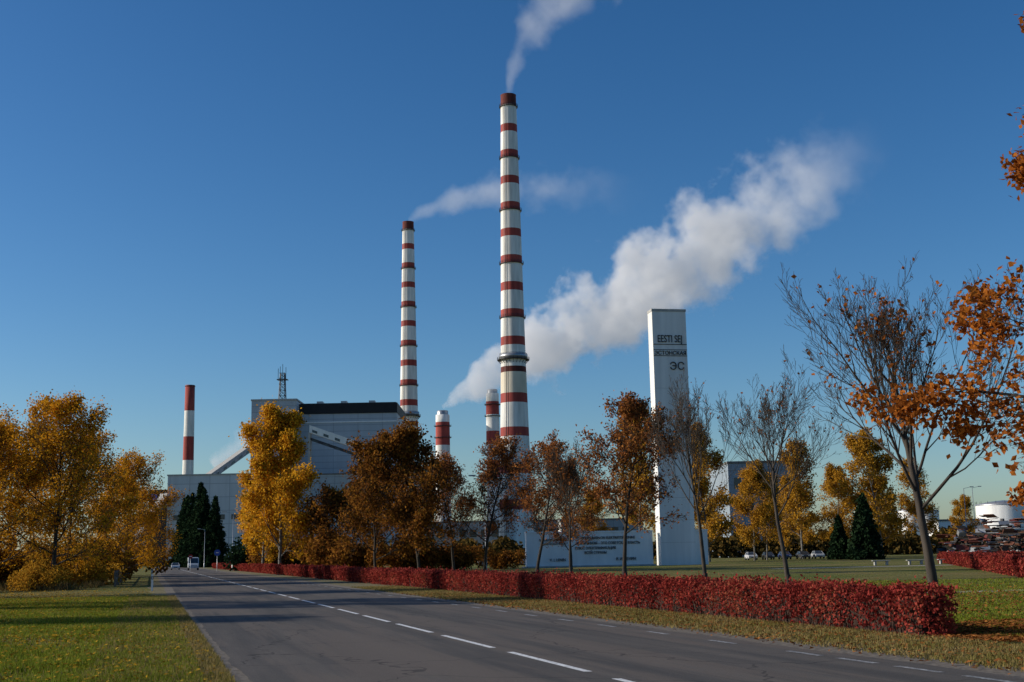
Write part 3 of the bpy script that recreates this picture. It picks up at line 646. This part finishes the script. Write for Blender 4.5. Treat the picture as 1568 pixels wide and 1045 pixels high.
# ---------------------------------------------------------------- vehicles
def car(name,loc,rot,paint):
    e=empty(name,loc,(0,0,rot)); b=B()
    prof=[(-2.15,.32),(-2.2,.62),(-2.1,.86),(-1.25,.95),(1.75,.98),(2.1,.9),(2.15,.6),(2.1,.32)]
    b.prism(prof,-.86,.86,paint); b.make('body',parent=e,bevel=.06)
    b=B(); vs=[]
    for s_ in (-1,1):
        for x,z,wy in ((-1.25,.94,.80),(-.45,1.42,.62),(1.05,1.44,.62),(1.75,.96,.78)): vs.append((x,s_*wy,z))
    b.add(vs,[(0,1,2,3),(7,6,5,4),(0,4,5,1),(2,6,7,3)],M['glass']); b.add([vs[1],vs[5],vs[6],vs[2]],[(0,1,2,3)],paint)
    b.box(-.42,1.02,-.60,.60,1.43,1.47,paint)
    for s_ in (-1,1):
        for a,c in ((0,1),(3,2)): 
            i=a+(0 if s_<0 else 4); j=c+(0 if s_<0 else 4); b.beam(Vector(vs[i])*1.0,Vector(vs[j])*1.0,.07,paint)
        b.beam((.3,s_*.81,.95),(.28,s_*.63,1.43),.07,paint)
        b.box(-.95,-.8,s_*.9-.06,s_*.9+.06,.95,1.08,paint)
    b.make('cabin',parent=e)
    b=B()
    for x in (-1.35,1.35):
        for s_ in (-1,1):
            T=Matrix.Translation((x,s_*.78,.32))@Matrix.Rotation(R(90),4,'X'); n=18; vs=[];fs=[]
            for zz in (-.11,.11):
                for i in range(n): a=6.283*i/n; vs.append(T@Vector((.32*math.cos(a),.32*math.sin(a),zz)))
            fs=[tuple(range(n)),tuple(range(2*n-1,n-1,-1))]+[(i,(i+1)%n,n+(i+1)%n,n+i) for i in range(n)]
            b.add(vs,fs,M['tyre'])
            b.box(x-.13,x+.13,s_*.9-.01,s_*.9+.01,.19,.45,M['galv'])
    b.make('wheels',parent=e)
    b=B()
    for s_ in (-1,1): b.box(-2.2,-2.12,s_*.62-.17,s_*.62+.17,.62,.78,M['lamp']); b.box(2.1,2.17,s_*.68-.13,s_*.68+.13,.66,.86,M['lampr'])
    b.box(-2.22,-2.15,-.35,.35,.4,.55,M['steel']); b.make('lights',parent=e)
cols=[(.5,.5,.52),(.03,.03,.035),(.02,.04,.12),(.04,.04,.045),(.35,.36,.38),(.05,.07,.12),(.6,.6,.6)]
for i,(x,y) in enumerate([(44,236),(47.2,236),(50.3,236),(53.5,235),(56.5,236),(59.4,235),(62.3,235)]):
    car('parked_car',(x,y,0),R(90+rg2.uniform(-3,3)),carpaint('car_paint_%d'%i,cols[i]))
car('car',(-72.5,268,.012),R(90+16),carpaint('car_paint_w',(.45,.45,.46)))
for i,(x,y) in enumerate([(-1,212),(2.5,212),(-4.5,212)]): car('parked_car',(x,y,0),R(12),carpaint('car_paint_b%d'%i,cols[(i*3+1)%7]))
e=empty('van',(-63.6,248,.012),(0,0,R(106.2))); b=B(); pv=carpaint('van_paint',(.35,.38,.4))
b.prism([(-2.7,.4),(-2.75,1.1),(-2.2,1.3),(-1.5,2.4),(2.6,2.5),(2.7,2.3),(2.7,.4)],-1.0,1.0,pv); b.make('body',parent=e,bevel=.08)
b=B(); b.add([(-2.17,-.85,1.36),(-2.17,.85,1.36),(-1.56,.8,2.32),(-1.56,-.8,2.32)],[(0,1,2,3)],M['glass']); b.box(2.7,2.72,-.85,-.08,1.4,2.1,M['glass']); b.box(2.7,2.72,.08,.85,1.4,2.1,M['glass'])
for s_ in (-1,1):
    b.box(-1.5,-.6,s_*1.0-.02,s_*1.0+.02,1.4,2.1,M['glass']); b.box(2.7,2.73,s_*.92-.07,s_*.92+.07,.8,1.3,M['lampr']); b.box(-1.9,-1.8,s_*1.18-.1,s_*1.18+.1,1.3,1.7,M['tyre'])
    b.box(-2.8,-2.72,s_*.75-.15,s_*.75+.15,.8,1.05,M['lamp'])
b.box(2.7,2.82,-1,1,.4,.6,M['tyre']); b.make('windows_and_lights',parent=e)
b=B()
for x in (-1.75,1.7):
    for s_ in (-1,1):
        n=18; vs=[]
        for yy in (-.12,.12):
            for i in range(n): a=6.283*i/n; vs.append((x+.36*math.cos(a),s_*.9+yy,.36+.36*math.sin(a)))
        b.add(vs,[tuple(range(n)),tuple(range(2*n-1,n-1,-1))]+[(i,(i+1)%n,n+(i+1)%n,n+i) for i in range(n)],M['tyre'])
b.make('wheels',parent=e)

# ---------------------------------------------------------------- street furniture
def lamp(x,y,h,rot):
    e=empty('street_lamp',(x,y,0),(0,0,rot)); b=B(); b.rings([(.13,0),(.12,1.2),(.07,1.25),(.055,h)],M['galv'],n=12); b.make('pole',parent=e,recalc=False)
    b=B(); b.beam((0,0,h-.05),(1.4,0,h+.25),.07,M['galv']); b.box(1.2,1.95,-.14,.14,h+.2,h+.34,M['galv']); b.box(1.3,1.85,-.11,.11,h+.17,h+.198,M['lamp']); b.make('head',parent=e)
for x,y,h,r_ in ((-50,222,10,R(180)),(-3.6,150,11,R(180)),(88,245,13,0),(97,265,14,0),(76,262,11,R(180)),(-83,335,10,R(180))): lamp(x,y,h,r_)
def sign(x,y,mat_,h=2.6,r_=.4):
    e=empty('traffic_sign',(x,y,0),(0,0,R(16))); b=B(); b.rings([(.035,0),(.035,h+.4)],M['galv'],n=10); b.make('pole',parent=e,recalc=False)
    b=B(); n=24; vs=[]
    for yy in (-.05,-.02):
        for i in range(n): a=6.283*i/n; vs.append((r_*math.cos(a),yy,h+r_*math.sin(a)))
    b.add(vs,[tuple(range(n)),tuple(range(2*n-1,n-1,-1))]+[(i,(i+1)%n,n+(i+1)%n,n+i) for i in range(n)],mat_)
    b.box(-.22,.22,-.06,-.052,h-.07,h+.07,M['white']); b.make('disc',parent=e)
sign(-47.5,200,M['signblue'],3.0,.5); sign(-60,232,M['lampr'],2.6,.4)
for y in (76,112,150):
    b=B(); b.box(-.06,.06,-.05,.05,0,.68,M['white']); b.box(-.062,.062,-.052,.052,.68,.86,M['text']); b.box(-.06,.06,-.05,.05,.86,.98,M['white']); b.box(-.03,.03,-.056,-.0525,.72,.82,M['lamp'])
    b.make('roadside_marker_post',(RC(y)-6.3,y,0),(0,0,R(16)))
b=B(); prev=None
for i in range(14):
    y=92+i*4.5; x=RC(y)-9.0; b.box(x-.06,x+.06,y-.06,y+.06,0,1.15,M['post'])
    if prev:
        for z in (.55,1.02): b.beam((prev[0],prev[1],z),(x,y,z),.07,M['post'])
    prev=(x,y)
b.make('wooden_fence')
for x,y in ((37,128),(40.5,128),(44,129)):
    b=B(); b.box(-.9,.9,-.25,.25,.42,.5,M['conc']); b.box(-.7,-.5,-.2,.2,0,.42,M['conc']); b.box(.5,.7,-.2,.2,0,.42,M['conc']); b.make('concrete_bench',(x,y,0.004),bevel=.02)

# ---------------------------------------------------------------- steam plumes
def plume(name,org,ang,Ln,vc,rc,dens,sharp,freq,warp,fade0,seed,emis=.16,amp=1.6,srate=.36):
    VS=max(1e-3,max(v for _,v in vc)); RS=max(r for _,r in rc)
    m,nt,out=newmat(name+'_vapour')
    t=N(nt,'ShaderNodeTexCoord'); co=t.outputs['Object']
    mp=N(nt,'ShaderNodeMapping'); mp.inputs['Location'].default_value=(seed*13.7,seed*5.1,seed*3.3); L(nt,co,mp.inputs[0])
    wn=N(nt,'ShaderNodeTexNoise'); wn.inputs['Scale'].default_value=freq*.45; wn.inputs['Detail'].default_value=2; L(nt,mp.outputs[0],wn.inputs['Vector'])
    sub=N(nt,'ShaderNodeVectorMath',operation='SUBTRACT'); L(nt,wn.outputs['Color'],sub.inputs[0]); sub.inputs[1].default_value=(.5,.5,.5)
    sx=N(nt,'ShaderNodeSeparateXYZ'); L(nt,co,sx.inputs[0]); u0=math_(nt,'DIVIDE',sx.outputs[0],Ln,clamp=True)
    wa=math_(nt,'MULTIPLY',math_(nt,'MINIMUM',math_(nt,'MULTIPLY',u0,5.0),1.0),warp)
    sc=N(nt,'ShaderNodeVectorMath',operation='SCALE'); L(nt,sub.outputs[0],sc.inputs[0]); L(nt,wa,sc.inputs['Scale'])
    ad=N(nt,'ShaderNodeVectorMath',operation='ADD'); L(nt,co,ad.inputs[0]); L(nt,sc.outputs[0],ad.inputs[1])
    s2=N(nt,'ShaderNodeSeparateXYZ'); L(nt,ad.outputs[0],s2.inputs[0])
    def fc(pts,scl):
        c=N(nt,'ShaderNodeFloatCurve'); cu=c.mapping.curves[0]
        cu.points[0].location=(0,pts[0][1]/scl); cu.points[1].location=(1,pts[-1][1]/scl)
        for a_,b_ in pts[1:-1]: cu.points.new(a_,b_/scl)
        c.mapping.update(); L(nt,u0,c.inputs['Value']); return math_(nt,'MULTIPLY',c.outputs[0],scl)
    vcc=fc(vc,VS); rcc=fc(rc,RS)
    dz=math_(nt,'SUBTRACT',s2.outputs[2],vcc); rr=math_(nt,'SQRT',math_(nt,'ADD',math_(nt,'MULTIPLY',dz,dz),math_(nt,'MULTIPLY',s2.outputs[1],s2.outputs[1])))
    d=math_(nt,'DIVIDE',rr,rcc)
    n=noise(nt,mp.outputs[0],freq,5,.6)
    val=math_(nt,'ADD',math_(nt,'SUBTRACT',.75,d),math_(nt,'MULTIPLY',math_(nt,'SUBTRACT',n,.5),amp*1.6))
    fd=N(nt,'ShaderNodeMapRange'); fd.interpolation_type='SMOOTHSTEP'; fd.inputs[1].default_value=fade0; fd.inputs[2].default_value=1; fd.inputs[3].default_value=1; fd.inputs[4].default_value=0; L(nt,u0,fd.inputs[0])
    shp=math_(nt,'MULTIPLY',math_(nt,'SUBTRACT',1.0,math_(nt,'MULTIPLY',u0,.7)),sharp)
    val=math_(nt,'MULTIPLY',math_(nt,'MULTIPLY',val,shp,clamp=True),math_(nt,'MULTIPLY',fd.outputs[0],dens))
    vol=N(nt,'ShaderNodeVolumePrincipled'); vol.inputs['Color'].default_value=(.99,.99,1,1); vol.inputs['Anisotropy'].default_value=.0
    L(nt,val,vol.inputs['Density']); vol.inputs['Emission Color'].default_value=(.86,.92,1,1); L(nt,math_(nt,'MULTIPLY',val,emis),vol.inputs['Emission Strength'])  # bluish emission added so the vapour glows, standing in for multiply scattered light
    L(nt,vol.outputs[0],out.inputs['Volume'])
    m.cycles.volume_step_rate=srate
    us=np.linspace(0,1,40); k=16; V=[]
    for u_ in us:
        c_=np.interp(u_,[a for a,_ in vc],[b_ for _,b_ in vc]); r_=np.interp(u_,[a for a,_ in rc],[b_ for _,b_ in rc])*1.5+.6
        for i in range(k): a=6.283185*i/k; V.append((u_*Ln,r_*math.cos(a),c_+r_*math.sin(a)))
    F=[]
    for j in range(39):
        for i in range(k): i2=(i+1)%k; F.append([j*k+i,j*k+i2,(j+1)*k+i2,(j+1)*k+i])
    F.append(list(range(k-1,-1,-1))); F.append(list(range(39*k,39*k+k)))
    me=bpy.data.meshes.new(name); me.from_pydata(V,[],F); me.materials.append(m); me.update()
    import bmesh
    bm=bmesh.new(); bm.from_mesh(me); bmesh.ops.recalc_face_normals(bm,faces=bm.faces); bm.to_mesh(me); bm.free()
    obj(name,me,org,(0,-ang,0))
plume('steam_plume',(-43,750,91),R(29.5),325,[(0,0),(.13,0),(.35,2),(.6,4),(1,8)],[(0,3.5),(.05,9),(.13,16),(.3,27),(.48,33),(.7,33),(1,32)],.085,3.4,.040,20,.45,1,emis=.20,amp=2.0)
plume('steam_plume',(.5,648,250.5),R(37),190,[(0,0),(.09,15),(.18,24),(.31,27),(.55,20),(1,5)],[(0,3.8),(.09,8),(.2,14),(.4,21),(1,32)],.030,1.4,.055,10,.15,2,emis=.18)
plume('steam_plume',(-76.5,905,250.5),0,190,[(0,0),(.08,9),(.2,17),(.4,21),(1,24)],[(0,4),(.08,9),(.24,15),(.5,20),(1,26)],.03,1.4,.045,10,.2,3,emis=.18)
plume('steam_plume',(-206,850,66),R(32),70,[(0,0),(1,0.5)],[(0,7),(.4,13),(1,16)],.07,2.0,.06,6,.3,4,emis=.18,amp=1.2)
